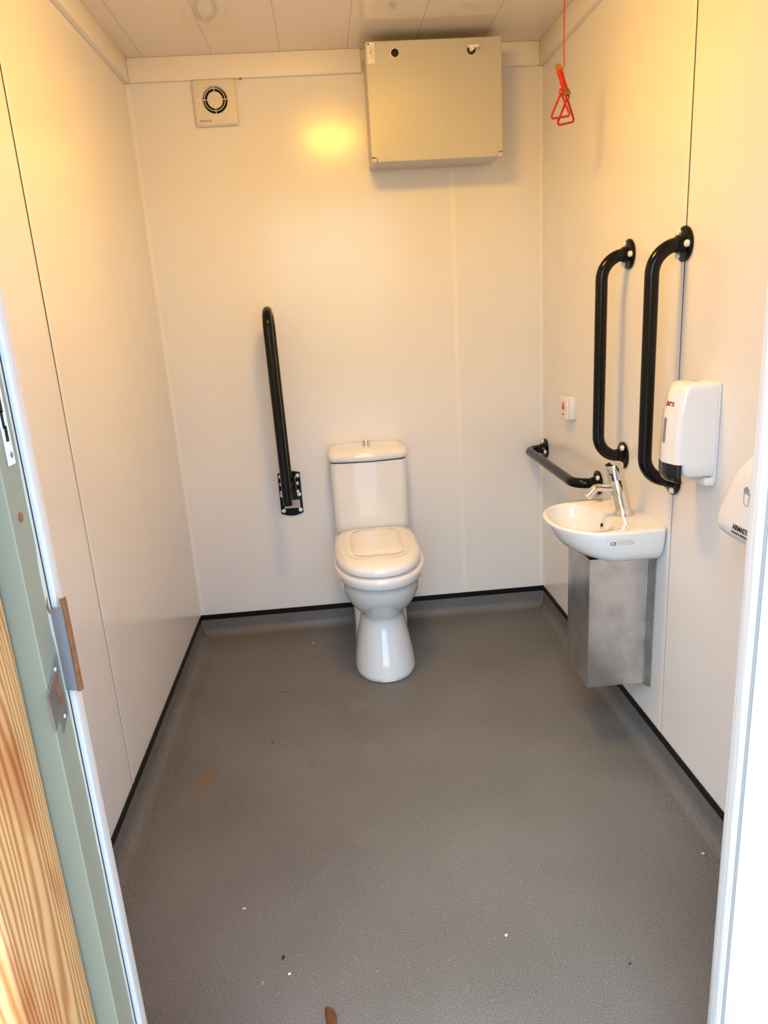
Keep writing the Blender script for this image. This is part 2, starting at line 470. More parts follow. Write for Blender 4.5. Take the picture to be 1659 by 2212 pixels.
# ------------------------------------------------------------------ latch plates on the left jamb
t = thing('strike_plate', 'white-grey lock strike plate with dark slots, upper one on the green frame', 'lock plate', (XL, -2.259, 1.30))
obj('plate', box(new_bm(), XL, XL + .0018, -2.269, -2.2525, 1.243, 1.40, .0006, 1), M['label'], t)
sl_ = new_bm()
box(sl_, XL + .0015, XL + .0023, -2.2645, -2.2585, 1.268, 1.284); box(sl_, XL + .0015, XL + .0023, -2.2665, -2.2615, 1.282, 1.300); box(sl_, XL + .0015, XL + .0023, -2.2655, -2.2595, 1.298, 1.318)
obj('slot', sl_, M['hole'], t, smooth=0)
obj('screw', lathe(new_bm(), [(.0032, 0), (.0032, .0006), (.002, .001)], (XL + .0016, -2.2595, 1.2535), (1, 0, 0), 14), M['steel'], t)

t = thing('latch_keep', 'grey box latch keep over the white stop of the left jamb', 'latch', (XL + .005, -2.236, .967))
kb = new_bm()
M['keep'] = mat('keep_grey', (.20, .165, .15), .5)
kp = [(-.0010, .9685), (.0128, .9665), (.0134, 1.070), (-.0012, 1.0715)]
prism(kb, [Vector((XL + x, -2.2380, z)) for x, z in kp], (0, -.0030, 0))
bmesh.ops.bevel(kb, geom=[e for e in kb.edges if abs(e.verts[0].co.z - e.verts[1].co.z) > .05 and all(v.co.y < -2.2405 for v in e.verts)], offset=.0014, segments=2, affect='EDGES', profile=.5)
obj('cover', kb, M['keep'], t, smooth=30)
obj('backing', prism(new_bm(), [Vector((XL + x, -2.2350, z)) for x, z in ((.0010, .9690), (.0125, .9670), (.0125, 1.070), (.0010, 1.071))], (0, -.0029, 0)), M['steel'], t, smooth=0)
rb = new_bm(); rings = []
random.seed(5)
for k in range(21):
    z = .963 + .118 * k / 20; w = random.random() * .0022
    rings.append([Vector((XL + .0126 - w, -2.2352, z)), Vector((XL + .0126 - w, -2.2368, z)), Vector((XL + .0160, -2.2368, z)), Vector((XL + .0164, -2.2300, z)), Vector((XL + .0152, -2.2352, z))])
loft(rb, rings)
obj('chipped_edge', rb, M['rust'], t, smooth=0)

t = thing('strike_plate', 'bare steel strike plate with slanted ends and a lip, below the grey latch keep', 'lock plate', (XL, -2.26, .98))
sp = new_bm()
prism(sp, [(XL, -2.2505, 1.020), (XL, -2.2495, .945), (XL, -2.2715, .930), (XL, -2.2735, 1.003)][::1], (.0014, 0, 0))
obj('plate', sp, M['steel'], t, smooth=0)
obj('slot', prism(new_bm(), [(XL + .0014, -2.2575, 1.000), (XL + .0014, -2.2565, .967), (XL + .0014, -2.2665, .959), (XL + .0014, -2.2680, .992)], (.0003, 0, 0)), M['rust'], t, smooth=0)
lp = new_bm()
prism(lp, [(XL + .0002, -2.2735, 1.000), (XL + .0002, -2.2725, .955), (XL + .0002, -2.2905, .944), (XL + .0002, -2.2925, .990)], (.0022, 0, 0))
obj('lip', lp, M['steel'], t, smooth=0)
for z in (1.006, .946):
    obj('screw', lathe(new_bm(), [(.0026, 0), (.002, .0009)], (XL + .0012, -2.2610, z), (1, 0, 0), 12), M['label'], t)

# ------------------------------------------------------------------ plan outlines
def sgnpow(v, e): return math.copysign(abs(v) ** e, v)
def plan(cx, yc, hw, yf, yb, z, ef=2.1, eb=4.0, n=48):
    out = []
    for k in range(n):
        a = 2 * PI * k / n
        c, s = math.cos(a), math.sin(a)
        e = ef if s < 0 else eb
        x = hw * sgnpow(c, 2 / e)
        y = sgnpow(s, 2 / e) * ((yc - yf) if s < 0 else (yb - yc))
        out.append(Vector((cx + x, yc + y, z)))
    return out

# ------------------------------------------------------------------ TOILET
TX = .790
t = thing('toilet', 'white ceramic close-coupled toilet with closed lid against the back wall', 'toilet', (TX, -.35, 0))
rear = new_bm()
rs = []
for z, hw, yf, yb in ((.0006, .110, -.40, -.05), (.02, .112, -.40, -.05), (.12, .107, -.38, -.05), (.22, .109, -.36, -.04), (.30, .126, -.36, -.03), (.37, .148, -.36, -.022), (.42, .160, -.36, -.02), (.452, .162, -.36, -.02), (.458, .157, -.36, -.022)):
    rs.append(plan(TX, -.22, hw, yf, yb, z, 5, 8))
loft(rear, rs)
obj('trap_housing', rear, M['ceramic'], t, smooth=60)
pan = new_bm(); ps = []
for z, hw, yf, yc, yb in ((.0006, .113, -.571, -.42, -.24), (.004, .118, -.577, -.42, -.24), (.02, .1185, -.577, -.42, -.24), (.07, .112, -.565, -.41, -.25), (.13, .101, -.545, -.40, -.26), (.19, .0895, -.525, -.40, -.27), (.222, .0855, -.518, -.40, -.27), (.242, .088, -.525, -.40, -.27),
                          (.262, .099, -.548, -.41, -.26), (.288, .117, -.582, -.42, -.24), (.318, .134, -.614, -.42, -.23), (.350, .147, -.638, -.42, -.22), (.385, .155, -.654, -.42, -.21), (.408, .157, -.659, -.42, -.21),
                          (.412, .160, -.664, -.42, -.20), (.417, .167, -.677, -.42, -.19), (.424, .1705, -.683, -.42, -.18), (.442, .1715, -.685, -.42, -.17), (.452, .171, -.684, -.42, -.17), (.457, .167, -.680, -.42, -.17), (.459, .158, -.670, -.42, -.17)):
    ps.append(plan(TX, yc, hw, yf, yb, z, 2.15, 3.0))
loft(pan, ps)
obj('pan', pan, M['ceramic'], t, smooth=60)
seat = new_bm()
loft(seat, [plan(TX - .003, -.42, hw, yf, -.205, z, 2.2, 5) for z, hw, yf in ((.4595, .150, -.656), (.461, .153, -.660), (.466, .1535, -.661), (.467, .151, -.658))])
obj('seat', seat, M['plastic_w'], t, smooth=50)
lid = new_bm()
loft(lid, [plan(TX - .003, -.41, hw, yf, yb, z, 2.35, 5) for z, hw, yf, yb in ((.4675, .156, -.668, -.205), (.469, .161, -.676, -.200), (.480, .1625, -.678, -.198), (.491, .160, -.674, -.199), (.500, .153, -.664, -.203), (.506, .142, -.648, -.210), (.5095, .126, -.624, -.220), (.5110, .114, -.592, -.230))], cap1=False)
# raised inset panel on the lid
loft(lid, [plan(TX - .003, -.38, hw, yf, yb, z, 5, 5) for z, hw, yf, yb in ((.5110, .114, -.592, -.230), (.5116, .101, -.552, -.236), (.5085, .099, -.549, -.238), (.5120, .096, -.545, -.241), (.5150, .070, -.50, -.27), (.5156, .03, -.44, -.32))], cap0=False)
obj('lid', lid, M['plastic_w'], t, smooth=50)
for sx in (-1, 1):
    hb = tube(new_bm(), [(TX - .003 + sx * .095, -.197, .470), (TX - .003 + sx * .045, -.197, .470)], .010, 14)
    obj('hinge', hb, M['plastic_w'], t)
cis = new_bm()
def rrect(cx, hw, yb, yf, bulge, z, r=.035, n=12):
    """plan of a cistern: rectangle, rounded front corners, bowed front"""
    pts = [Vector((cx - hw, yb, z)), Vector((cx - hw, yf + r + .02, z))]
    for k in range(1, n + 1):
        a = PI / 2 * k / n; pts.append(Vector((cx - hw + r * (1 - math.cos(a)), yf + r - r * math.sin(a) + .0, z)))
    m = 14
    for k in range(1, m):
        u = k / m; x = cx - hw + r + (2 * hw - 2 * r) * u
        pts.append(Vector((x, yf - bulge * math.sin(PI * u), z)))
    for k in range(n + 1):
        a = PI / 2 * (1 - k / n); pts.append(Vector((cx + hw - r * (1 - math.cos(a)), yf + r - r * math.sin(a), z)))
    pts += [Vector((cx + hw, yf + r + .02, z)), Vector((cx + hw, yb, z))]
    return pts
CXC = .787
loft(cis, [rrect(CXC, hw, -.004, yf, .012, z, r) for z, hw, yf, r in ((.4605, .120, -.135, .03), (.466, .135, -.150, .03), (.475, .147, -.161, .032), (.488, .1525, -.167, .034), (.51, .154, -.169, .034), (.65, .1555, -.170, .034), (.776, .157, -.172, .034))])
obj('cistern', cis, M['ceramic'], t, smooth=50)
gp = new_bm(); loft(gp, [rrect(CXC, .153, -.006, -.168, .012, z, .034) for z in (.7755, .7805)])
obj('lid_gap', gp, M['hole'], t, smooth=50)
cl = new_bm()
loft(cl, [rrect(CXC, hw, yb, yf, .014, z, r) for z, hw, yf, r, yb in ((.7805, .157, -.173, .036, -.005), (.784, .1615, -.178, .038, -.003), (.794, .163, -.180, .038, -.003), (.803, .163, -.180, .038, -.003), (.812, .1605, -.177, .04, -.004), (.820, .154, -.169, .04, -.006), (.8255, .144, -.155, .04, -.010), (.829, .128, -.135, .036, -.020), (.8302, .09, -.112, .03, -.04))])
cl_o = obj('cistern_lid', cl, M['ceramic'], t, smooth=50)
fb_ = new_bm()
lathe(fb_, [(.0195, 0), (.0195, .003), (.014, .005)], (.787, -.088, .8290), (0, 0, 1), 28)
lathe(fb_, [(.0125, .004), (.0135, .006), (.0135, .020), (.0125, .022)], (.787, -.088, .8290), (0, 0, 1), 28)
obj('flush_button', fb_, M['chrome'], t)

# ------------------------------------------------------------------ HINGED DROP-DOWN RAIL
RX = .4525
t = thing('support_rail', 'black hinged toilet support rail folded upright on the back wall', 'rail', (RX, 0, .53))
pp = []
for k in range(13):                      # curved lower edge
    u = k / 12; pp.append(Vector((RX - .0475 + .095 * u, -.0002, .541 - .012 * math.sin(PI * u))))
for k in range(13):                      # curved upper edge
    u = k / 12; pp.append(Vector((RX + .0475 - .095 * u, -.0002, .718 + .008 * math.sin(PI * u))))
pb = prism(new_bm(), pp, (0, -.006, 0))
obj('wall_plate', pb, M['black'], t, smooth=30)
R0, dtop = .0185, -.0085
za, zb = .632, 1.384
yfr, ybk = -.215, -.075
path = [(RX - .001, yfr, za)]
Rb = (ybk - yfr) / 2
for k in range(0, 25):
    a = PI * k / 24
    z = zb - Rb + Rb * math.sin(a)
    y = (yfr + ybk) / 2 - Rb * math.cos(a)
    path.append((RX - .001 + dtop * (z - za) / (zb - za), y, z))
path.append((RX - .001, ybk, .690))
obj('tube', tube(new_bm(), path, R0, 24), M['black'], t, smooth=40)
br = new_bm()
for sx in (-1, 1): box(br, RX + sx * .026 - .004, RX + sx * .026 + .004, -.085, -.006, .655, .712, .003, 2)
tube(br, [(RX - .032, -.062, .685), (RX + .032, -.062, .685)], .009, 14)
box(br, RX - .02, RX + .02, -.085, -.058, .664, .70, .004, 2)
obj('hinge_bracket', br, M['black'], t)
for dx, dz in ((-.036, .704), (.036, .704), (-.036, .622), (.036, .622), (-.036, .553), (.036, .553)):
    obj('screw_cap', lathe(new_bm(), [(.0088, 0), (.0088, .002), (.0065, .004), (.002, .005)], (RX + dx, -.0062, dz), (0, -1, 0), 20), M['plastic_w'], t)
for dx, dz in ((-.036, .680), (.036, .680), (-.036, .645), (.036, .645)):
    obj('bolt_cap', tube(new_bm(), [(RX + math.copysign(.030, dx), -.046, dz), (RX + math.copysign(.040, dx), -.046, dz)], .0062, 12), M['plastic_w'], t)
st = obj('sticker', box(new_bm(), RX - .031, RX + .036, -.0068, -.0061, .563, .598), M['stick'], t, smooth=0)
sk = new_bm()
for k, (a, b) in enumerate(((.000, .022), (-.002, .030), (.002, .032), (-.004, .030))):
    box(sk, RX + a, RX + b, -.0071, -.0068, .592 - k * .0070, .5936 - k * .0070)
obj('printed_lines', sk, M['redink'], st, smooth=0)

# ------------------------------------------------------------------ GRAB RAILS
def grab_rail(root, p0, p1, wallx, stand, r=.0178, bend=.068, along='z', rot0=0):
    p0, p1 = Vector(p0), Vector(p1)
    out = Vector((-1, 0, 0))
    pts = fillet([p0 + out * .004, p0 + out * stand, p1 + out * stand, p1 + out * .004], [bend, bend], 14)
    obj('tube', tube(new_bm(), pts, r, 24), M['black'], root, smooth=40)
    for i, p in enumerate((p0, p1)):
        f = obj('flange', lathe(new_bm(), [(.041, .0003), (.0425, .003), (.0420, .006), (.036, .0095), (.024, .0105), (.0215, .020), (.0205, .024), (.0178, .0245)], p, (-1, 0, 0), 40), M['black'], root)
        for k in range(3):
            a = rot0 + 2 * PI * k / 3 + (PI if i else 0)
            c = p + Vector((-.0085, math.sin(a) * .0305, math.cos(a) * .0305))
            obj('screw_cap', lathe(new_bm(), [(.0088, 0), (.0088, .005), (.007, .008), (.003, .0095)], c, (-1, 0, 0), 18), M['plastic_w'], f)
def dup(root, loc, label):
    r = root.copy(); COL.objects.link(r); r.location = loc; r['label'] = label
    for ch in list(root.children):
        c = ch.copy(); COL.objects.link(c); c.parent = r
        for g in list(ch.children):
            d = g.copy(); COL.objects.link(d); d.parent = c
    return r
g1 = thing('grab_rail', 'black vertical grab rail nearer the back corner, above the basin tap', 'rail', (W, -.862, .88), 'black grab rails on the right wall')
grab_rail(g1, (W, -.862, 1.478), (W, -.862, .880), W, .083, rot0=.5)
g2 = dup(g1, (W, -1.200, .881), 'black vertical grab rail behind the white soap dispenser, fixed over the panel joint')
g3 = thing('grab_rail', 'short horizontal black grab rail low on the right wall beside the toilet', 'rail', (W, -.345, .742), 'black grab rails on the right wall')
grab_rail(g3, (W, -.034, .745), (W, -.655, .742), W, .083, bend=.055, rot0=.25)

# ------------------------------------------------------------------ EXTRACTOR FAN
FX, FZ = .3215, 2.134
t = thing('extractor_fan', 'square cream extractor fan with round grille high on the back wall', 'fan', (FX, 0, FZ - .08))
fb2 = new_bm()
fo = .0
def sq(hw, hh, r, y, n=6, cz=FZ):
    pts = []
    for (sx, sz, a0) in ((1, 1, 0), (-1, 1, PI / 2), (-1, -1, PI), (1, -1, 1.5 * PI)):
        for k in range(n + 1):
            a = a0 + PI / 2 * k / n
            pts.append(Vector((FX + sx * (hw - r) + r * math.cos(a), y, cz + sz * (hh - r) + r * math.sin(a))))
    return pts
def circ(r, y, n=28, cz=FZ + .008):
    out = []
    for k in range(n):
        # match corner ordering of sq (starts at angle 0)
        a = 2 * PI * k / n
        out.append(Vector((FX + r * math.cos(a), y, cz + r * math.sin(a))))
    return out
loft(fb2, [sq(.078, .0765, .008, -.0005), sq(.079, .0775, .010, -.012), sq(.078, .0765, .010, -.018), sq(.074, .0725, .010, -.0225), sq(.0725, .071, .010, -.023), circ(.0475, -.023), circ(.046, -.0215), circ(.0435, -.008)], cap0=True, cap1=False)
obj('housing', fb2, M['fan'], t, smooth=40)
obj('duct_opening', lathe(new_bm(), [(.0435, 0), (.0435, .001)], (FX, -.0075, FZ + .008), (0, -1, 0), 40), M['hole'], t)
hub = lathe(new_bm(), [(.0285, .001), (.0285, .013), (.0265, .0155), (.004, .0160), (.003, .0170), (.001, .0172)], (FX, -.0075, FZ + .008), (0, -1, 0), 36)
obj('hub', hub, M['fan'], t)
gr = new_bm()
tube(gr, [(FX + .0372 * math.cos(2 * PI * k / 40), -.0225, FZ + .008 + .0372 * math.sin(2 * PI * k / 40)) for k in range(40)], .0012, 8, closed=True)
for a in (0.02, PI / 2, PI, 1.5 * PI):
    tube(gr, [(FX + .0275 * math.cos(a), -.0225, FZ + .008 + .0275 * math.sin(a)), (FX + .0475 * math.cos(a), -.0225, FZ + .008 + .0475 * math.sin(a))], .0013, 8)
obj('grille', gr, M['label'], t)
for sx in (-1, 1):
    obj('screw_cap', lathe(new_bm(), [(.0042, 0), (.0040, .0015), (.002, .0022)], (FX + sx * .0625, -.0229, FZ + .007), (0, -1, 0), 16), M['plastic_w'], t)
obj('lettering', text_bm('MANROSE QAU', .0098, (FX - .062, -.0233, FZ - .064), (1, 0, 0), (0, 0, 1), bold=.0001, xs=.62), M['browning'], t, smooth=0)
tag(obj('cable_clip', box(new_bm(), .418, .4255, -.0195, -.012, tz0 - .0045, tz0 - .0002, .001, 2), M['twig']), 'tiny brown clip under the ceiling trim right of the fan', 'clip')

# ------------------------------------------------------------------ ELECTRICAL CABINET
t = thing('electrical_cabinet', 'grey steel electrical cabinet high on the back wall', 'cabinet', ((CX0 + CX1) / 2, 0, 1.873))
CZ0, CZ1, CYF = 1.873, 2.257, -.190
cb = new_bm()
box(cb, CX0 + .003, CX1 - .003, -.168, -.0003, CZ0 + .004, CZ1 - .003, .006, 3)
obj('body', cb, M['cab'], t)
cd = new_bm()
N_ = .021
op = [(CX0, CZ0 + N_ - .003), (CX0, CZ1 - .008), (CX0 + .003, CZ1 - .003), (CX0 + .008, CZ1), (CX1 - .008, CZ1), (CX1 - .003, CZ1 - .003), (CX1, CZ1 - .008), (CX1, CZ0 + N_ - .003), (CX1 - N_, CZ0 + N_ - .003), (CX1 - N_, CZ0 + .001), (CX0 + N_, CZ0 + .001), (CX0 + N_, CZ0 + N_ - .003)]
prism(cd, [Vector((x, CYF, z)) for x, z in op], (0, .0215, 0))
bmesh.ops.bevel(cd, geom=[e for e in cd.edges if all(abs(v.co.y - CYF) < 1e-5 for v in e.verts)], offset=.0022, segments=3, affect='EDGES', profile=.5)
door_c = obj('door', cd, M['cab'], t)
for x0 in (CX0 + .001, CX1 - .021):
    hb = box(new_bm(), x0, x0 + .020, CYF + .0015, -.1685, CZ0, CZ0 + .0165, .004, 3)
    obj('hinge_corner', hb, M['cab'], t)
obj('lock', lathe(new_bm(), [(.0135, 0), (.0135, .002), (.0105, .003), (.010, .0015), (.002, .0015)], (.976, CYF + .0002, 2.2185), (0, -1, 0), 28), M['blackpl'], t)
obj('lock_ring', lathe(new_bm(), [(.0155, 0), (.0155, .001), (.0138, .0014)], (.976, CYF + .0003, 2.2185), (0, -1, 0), 28), M['plastic_w'], t)
lk = thing_lock = lathe(new_bm(), [(.0150, 0), (.0150, .0012), (.012, .002)], (1.2455, CYF + .0003, 2.2185), (0, -1, 0), 28)
lko = obj('keyhole', lk, M['blackpl'], t)
lv = new_bm()
lathe(lv, [(.0085, .001), (.0085, .020), (.0075, .022)], (1.2455, CYF, 2.2205), (0, -1, 0), 24)
box(lv, 1.230, 1.269, CYF - .026, CYF - .017, 2.2195, 2.2285, .003, 2)
obj('handle', lv, M['plastic_w'], t)
lb = obj('label_sticker', box(new_bm(), .8795, .905, CYF - .0005, CYF + .0002, 2.189, 2.2535), M['label'], t, smooth=0)
lbp = new_bm()
lathe(lbp, [(.0032, 0), (.0032, .0002), (.0018, .0002), (.0017, 0)], (.8845, CYF - .0005, 2.2485), (0, -1, 0), 18)
random.seed(11)
for c, (x, w, z0, z1, dens) in enumerate(((.8832, .0007, 2.194, 2.242, .5), (.8868, .0006, 2.196, 2.240, .6), (.8905, .0034, 2.219, 2.241, .85), (.8935, .0016, 2.206, 2.226, .8), (.8960, .0009, 2.197, 2.240, .6), (.8990, .0012, 2.192, 2.243, .75), (.9020, .0007, 2.192, 2.23, .5))):
    z = z0
    while z < z1:
        h = random.uniform(.0012, .004)
        if random.random() < dens: box(lbp, x, x + w, CYF - .0008, CYF - .0005, z, min(z + h * .8, z1))
        z += h
obj('print', lbp, M['greyink'], lb, smooth=0)

# ------------------------------------------------------------------ EMERGENCY PULL CORD
PXc, PYc = 1.402, -.722
t = thing('emergency_pull_cord', 'red emergency pull cord hanging from the ceiling, wound on card with two triangle handles', 'pull cord', (PXc, PYc, 1.86))
obj('cord', tube(new_bm(), [(PXc + .004, PYc, H - .0285), (PXc + .003, PYc, 2.10), (PXc + .0015, PYc - .006, 2.012), (PXc - .006, PYc - .0085, 1.992)], .0017, 8), M['redcord'], t)
rose = lathe(new_bm(), [(.040, 0), (.040, .012), (.034, .024), (.01, .028)], (PXc + .004, PYc, H - .0004), (0, 0, -1), 32)
obj('ceiling_switch', rose, M['plastic_w'], t)
# folded card bobbin
cbm = new_bm()
ax = Vector((.022, 0, -.063)); bt = Vector((PXc - .014, PYc, 2.009))
def card_at(u, w, th, tw):
    c = bt + ax * u; a = Vector((math.cos(tw), math.sin(tw) * .6, .18)).normalized(); b = Vector((0, 1, 0))
    return [c + a * sx * w + b * sy * th for sx, sy in ((-1, -1), (1, -1), (1, 1), (-1, 1))]
loft(cbm, [card_at(u, w, th, tw) for u, w, th, tw in ((-.10, .007, .004, .3), (.05, .0085, .005, .3), (.20, .0065, .005, .1), (.5, .006, .005, 0), (.88, .006, .005, 0), (.95, .011, .005, .2), (1.14, .013, .005, .35), (1.18, .011, .003, .4))])
obj('card_bobbin', cbm, M['card'], t, smooth=0)
wd = new_bm(); turns = 15; pts = []; rrs = []
for k in range(turns * 14 + 1):
    u = k / (turns * 14); a = 2 * PI * k / 14
    c = bt + ax * (.16 + .74 * u)
    rad = .0068 + .0008 * math.sin(u * 9) + .0012 * math.sin(PI * u)
    pts.append(c + Vector((math.cos(a) * rad, math.sin(a) * rad * .8, math.sin(a * .5) * .0008)))
tube(wd, pts, .0018, 6)
obj('wound_cord', wd, M['redcord'], t, smooth=60)
core = tube(new_bm(), [bt + ax * .15, bt + ax * .3, bt + ax * .6, bt + ax * .90], .0066, 14)
obj('wound_core', core, M['redcord'], t)
def tri(top, bl, br_, yoff, r=.0032):
    """closed triangle ring with rounded corners plus an eye on top"""
    P = [Vector(p) for p in (top, br_, bl)]
    rad = (.003, .006, .006); out = []
    for i in range(3):
        p, a, b = P[i], P[i - 1], P[(i + 1) % 3]
        seg = fillet([a, p, b], [rad[i]], 6)[1:-1]; out += seg
    bm = tube(new_bm(), out, r, 10, closed=True)
    e = Vector(top) + (Vector(top) - (Vector(bl) + Vector(br_)) / 2).normalized() * .004
    n = Vector((.35, -1, 0)).normalized()
    a, b = frame_for(n)
    eye = new_bm()
    tube(eye, [e + (a * math.cos(2 * PI * k / 16) + b * math.sin(2 * PI * k / 16)) * .0058 for k in range(16)], .0026, 8, closed=True)
    return merge(bm, eye)
h1 = obj('triangle_handle', tri((PXc - .008, PYc - .010, 1.938), (PXc - .042, PYc - .016, 1.8700), (PXc + .0225, PYc - .001, 1.8795), 0), M['red'], t)
h2 = obj('triangle_handle', tri((PXc + .015, PYc + .004, 1.927), (PXc - .019, PYc - .004, 1.8545), (PXc + .0395, PYc + .012, 1.866), 0), M['red'], t)
tie = tube(new_bm(), [(PXc - .0075, PYc - .011, 1.945), (PXc - .002, PYc - .013, 1.952), (PXc + .009, PYc - .011, 1.949), (PXc + .0145, PYc - .004, 1.944), (PXc + .0150, PYc + .003, 1.931)], .0014, 8)
obj('tie', tie, M['redcord'], t)

# ------------------------------------------------------------------ ALARM RESET BOX
AX = 1.526
t = thing('alarm_reset_box', 'small white square alarm reset box with red triangle on the right wall', 'alarm box', (W, -.366, .925))
obj('back_box', box(new_bm(), AX + .008, W - .0003, -.4125, -.326, .926, 1.008, .003, 2), M['plastic_w'], t)
obj('front_plate', box(new_bm(), AX - .001, AX + .0075, -.4135, -.325, .925, 1.009, .003, 3), M['plastic_w'], t)
obj('red_triangle', prism(new_bm(), [(AX - .001, -.358, .962), (AX - .001, -.386, .962), (AX - .001, -.372, .990)], (-.0025, 0, 0)), M['red'], t, smooth=0)
for y in (-.338, -.402):
    obj('screw', lathe(new_bm(), [(.0026, 0), (.002, .0008)], (AX - .001, y, .973), (-1, 0, 0), 12), M['steel'], t)
obj('lettering', text_bm('RESET', .0085, (AX - .0012, -.3585, .940), (0, -1, 0), (0, 0, 1), bold=.0002), M['redink'], t, smooth=0)

# ------------------------------------------------------------------ SOAP DISPENSER
t = thing('soap_dispenser', 'tall white soap dispenser with red logo and black push lever on the right wall', 'dispenser', (W, -1.36, .915))
SYc, SHW = -1.3655, .050
def ssec(z, xf, hw, bul=.008, xb=W - .0085, r=.016, n=6):
    """horizontal section: straight back, rounded front corners, bowed front (front faces -x)"""
    pts = [Vector((xb, SYc - hw, z))]
    for k in range(n + 1):
        a = PI / 2 * k / n; pts.append(Vector((xf + r - r * math.sin(a), SYc - hw + r - r * math.cos(a), z)))
    for k in range(1, 8):
        u = k / 8; pts.append(Vector((xf - bul * math.sin(PI * u), SYc - hw + r + (2 * hw - 2 * r) * u, z)))
    for k in range(n + 1):
        a = PI / 2 * (1 - k / n); pts.append(Vector((xf + r - r * math.sin(a), SYc + hw - r + r * math.cos(a), z)))
    pts.append(Vector((xb, SYc + hw, z)))
    return pts
sb = new_bm()
SPRO = ((.972, 1.456, .050), (1.00, 1.456, .050), (1.06, 1.458, .0498), (1.10, 1.461, .0495), (1.135, 1.467, .049), (1.148, 1.471, .048), (1.156, 1.477, .046), (1.161, 1.486, .042), (1.163, 1.500, .036))
loft(sb, [ssec(z, xf, hw) for z, xf, hw in SPRO])
def soap_front(y, z, off):
    """point just proud of the bowed front of the dispenser"""
    xf = SPRO[0][1]; hw = SPRO[0][2]
    for (z0, a0, h0), (z1, a1, h1) in zip(SPRO, SPRO[1:]):
        if z0 <= z <= z1:
            f = (z - z0) / (z1 - z0); xf = a0 + (a1 - a0) * f; hw = h0 + (h1 - h0) * f
    u = max(0, min(1, (y - (SYc - hw + .016)) / (2 * hw - .032)))
    return Vector((xf - .008 * math.sin(PI * u) - off, y, z))
# lower sides either side of the lever
loft(sb, [ssec(z, xf, .050 - d, 0, r=.012) for z, xf, d in ((.936, 1.496, .012), (.939, 1.484, .006), (.946, 1.476, .001), (.972, 1.472, 0))])
obj('cover', sb, M['plastic_w'], t, smooth=45)
bk = new_bm()
box(bk, W - .0082, W - .0003, SYc - .0495, SYc + .0495, .925, 1.161, .003, 2)
box(bk, W - .028, W - .0003, SYc - .049, SYc + .049, .914, .934, .006, 3)
obj('back_plate', bk, M['plastic_w'], t)
lvb = new_bm()
loft(lvb, [ssec(z, xf, .0494 - d, .008, 1.4715, .014) for z, xf, d in ((.926, 1.465, .004), (.930, 1.460, .001), (.945, 1.457, 0.0), (.9715, 1.4565, .0))])
obj('push_lever', lvb, M['blackpl'], t, smooth=45)
wb = new_bm()
wp = []
for k in range(17):
    a = PI * k / 16; wp.append(Vector((1.4394, SYc - .000 + .0055 * math.cos(a), 1.075 + .0055 * math.sin(a))))
for k in range(17):
    a = PI + PI * k / 16; wp.append(Vector((1.4394, SYc - .000 + .0055 * math.cos(a), 1.025 + .0055 * math.sin(a))))
prism(wb, [soap_front(p.y, p.z, .0004) for p in wp], (-.0012, 0, 0))
obj('level_window', wb, M['window'], t, smooth=0)
jb = text_bm('Jantex', .0200, (0, 0, 0), (0, -1, 0), (0, 0, 1), bold=.0006)
y1, y0 = max(v.co.y for v in jb.verts), min(v.co.y for v in jb.verts)
for v in jb.verts: v.co = Vector((0, -1.3565 - .033 * (y1 - v.co.y) / (y1 - y0), v.co.z + 1.1090))
for v in jb.verts: v.co = soap_front(v.co.y, v.co.z, .0006)
obj('lettering', jb, M['redink'], t, smooth=0)
vt = new_bm()
for y in (-1.380, -1.360): box(vt, 1.512, 1.518, y, y + .005, 1.1605, 1.1637)
obj('vent_slot', vt, M['greyink'], t, smooth=0)

# ------------------------------------------------------------------ HAND DRYER
t = thing('hand_dryer', 'white rounded hand dryer with hand symbol, half hidden behind the right door jamb', 'hand dryer', (W, -1.72, .862))
DY = -1.735
half = [(0, .862), (.06, .856), (.115, .858), (.148, .863), (.160, .876), (.159, .892), (.152, .922), (.132, .958), (.106, 1.000), (.074, 1.040), (.036, 1.068), (.0, 1.078)]
outl = [(-a, b) for a, b in half] + [(a, b) for a, b in half[-2:0:-1]]
def dsec(x, k, dz=0):
    c = .945
    return [Vector((x, DY + a * k, c + (b - c) * k + dz)) for a, b in outl]
db = new_bm(); loft(db, [dsec(W - .0003, .985), dsec(1.506, 1.0), dsec(1.502, 1.0)])
obj('back_plate', db, M['dryer'], t, smooth=50)
dc = new_bm(); loft(dc, [dsec(1.5015, .985), dsec(1.494, .97), dsec(1.480, .925), dsec(1.466, .85), dsec(1.456, .75), dsec(1.4515, .65), dsec(1.450, .5)])
obj('cover', dc, M['dryer'], t, smooth=60)
hx = 1.4489
obj('lettering', merge(text_bm('AIRMASTER', .0155, (hx + .0006, -1.685, .9000), (0, -1, 0), (0, 0, 1), bold=.0003, xs=.80),
                       text_bm('HEATING & VENTILATION', .0062, (hx + .0006, -1.682, .8915), (0, -1, 0), (0, 0, 1), xs=.92)), M['ink'], t, smooth=0)
hand = [(.010, -.010), (.011, .004), (.017, .012), (.015, .014), (.0095, .0085), (.0095, .022), (.0068, .0225), (.0055, .010), (.0048, .026), (.0018, .0262), (.0010, .011), (-.0003, .0255), (-.0032, .025), (-.0032, .010), (-.0055, .0215), (-.0080, .0208), (-.0075, .006), (-.0072, -.008), (-.003, -.0135), (.005, -.0140)]
hp = [Vector((hx, -1.724 - u * .9, .972 + w * .95)) for u, w in hand]
obj('hand_symbol', tube(new_bm(), hp, .0005, 6, closed=True), M['greyink'], t)

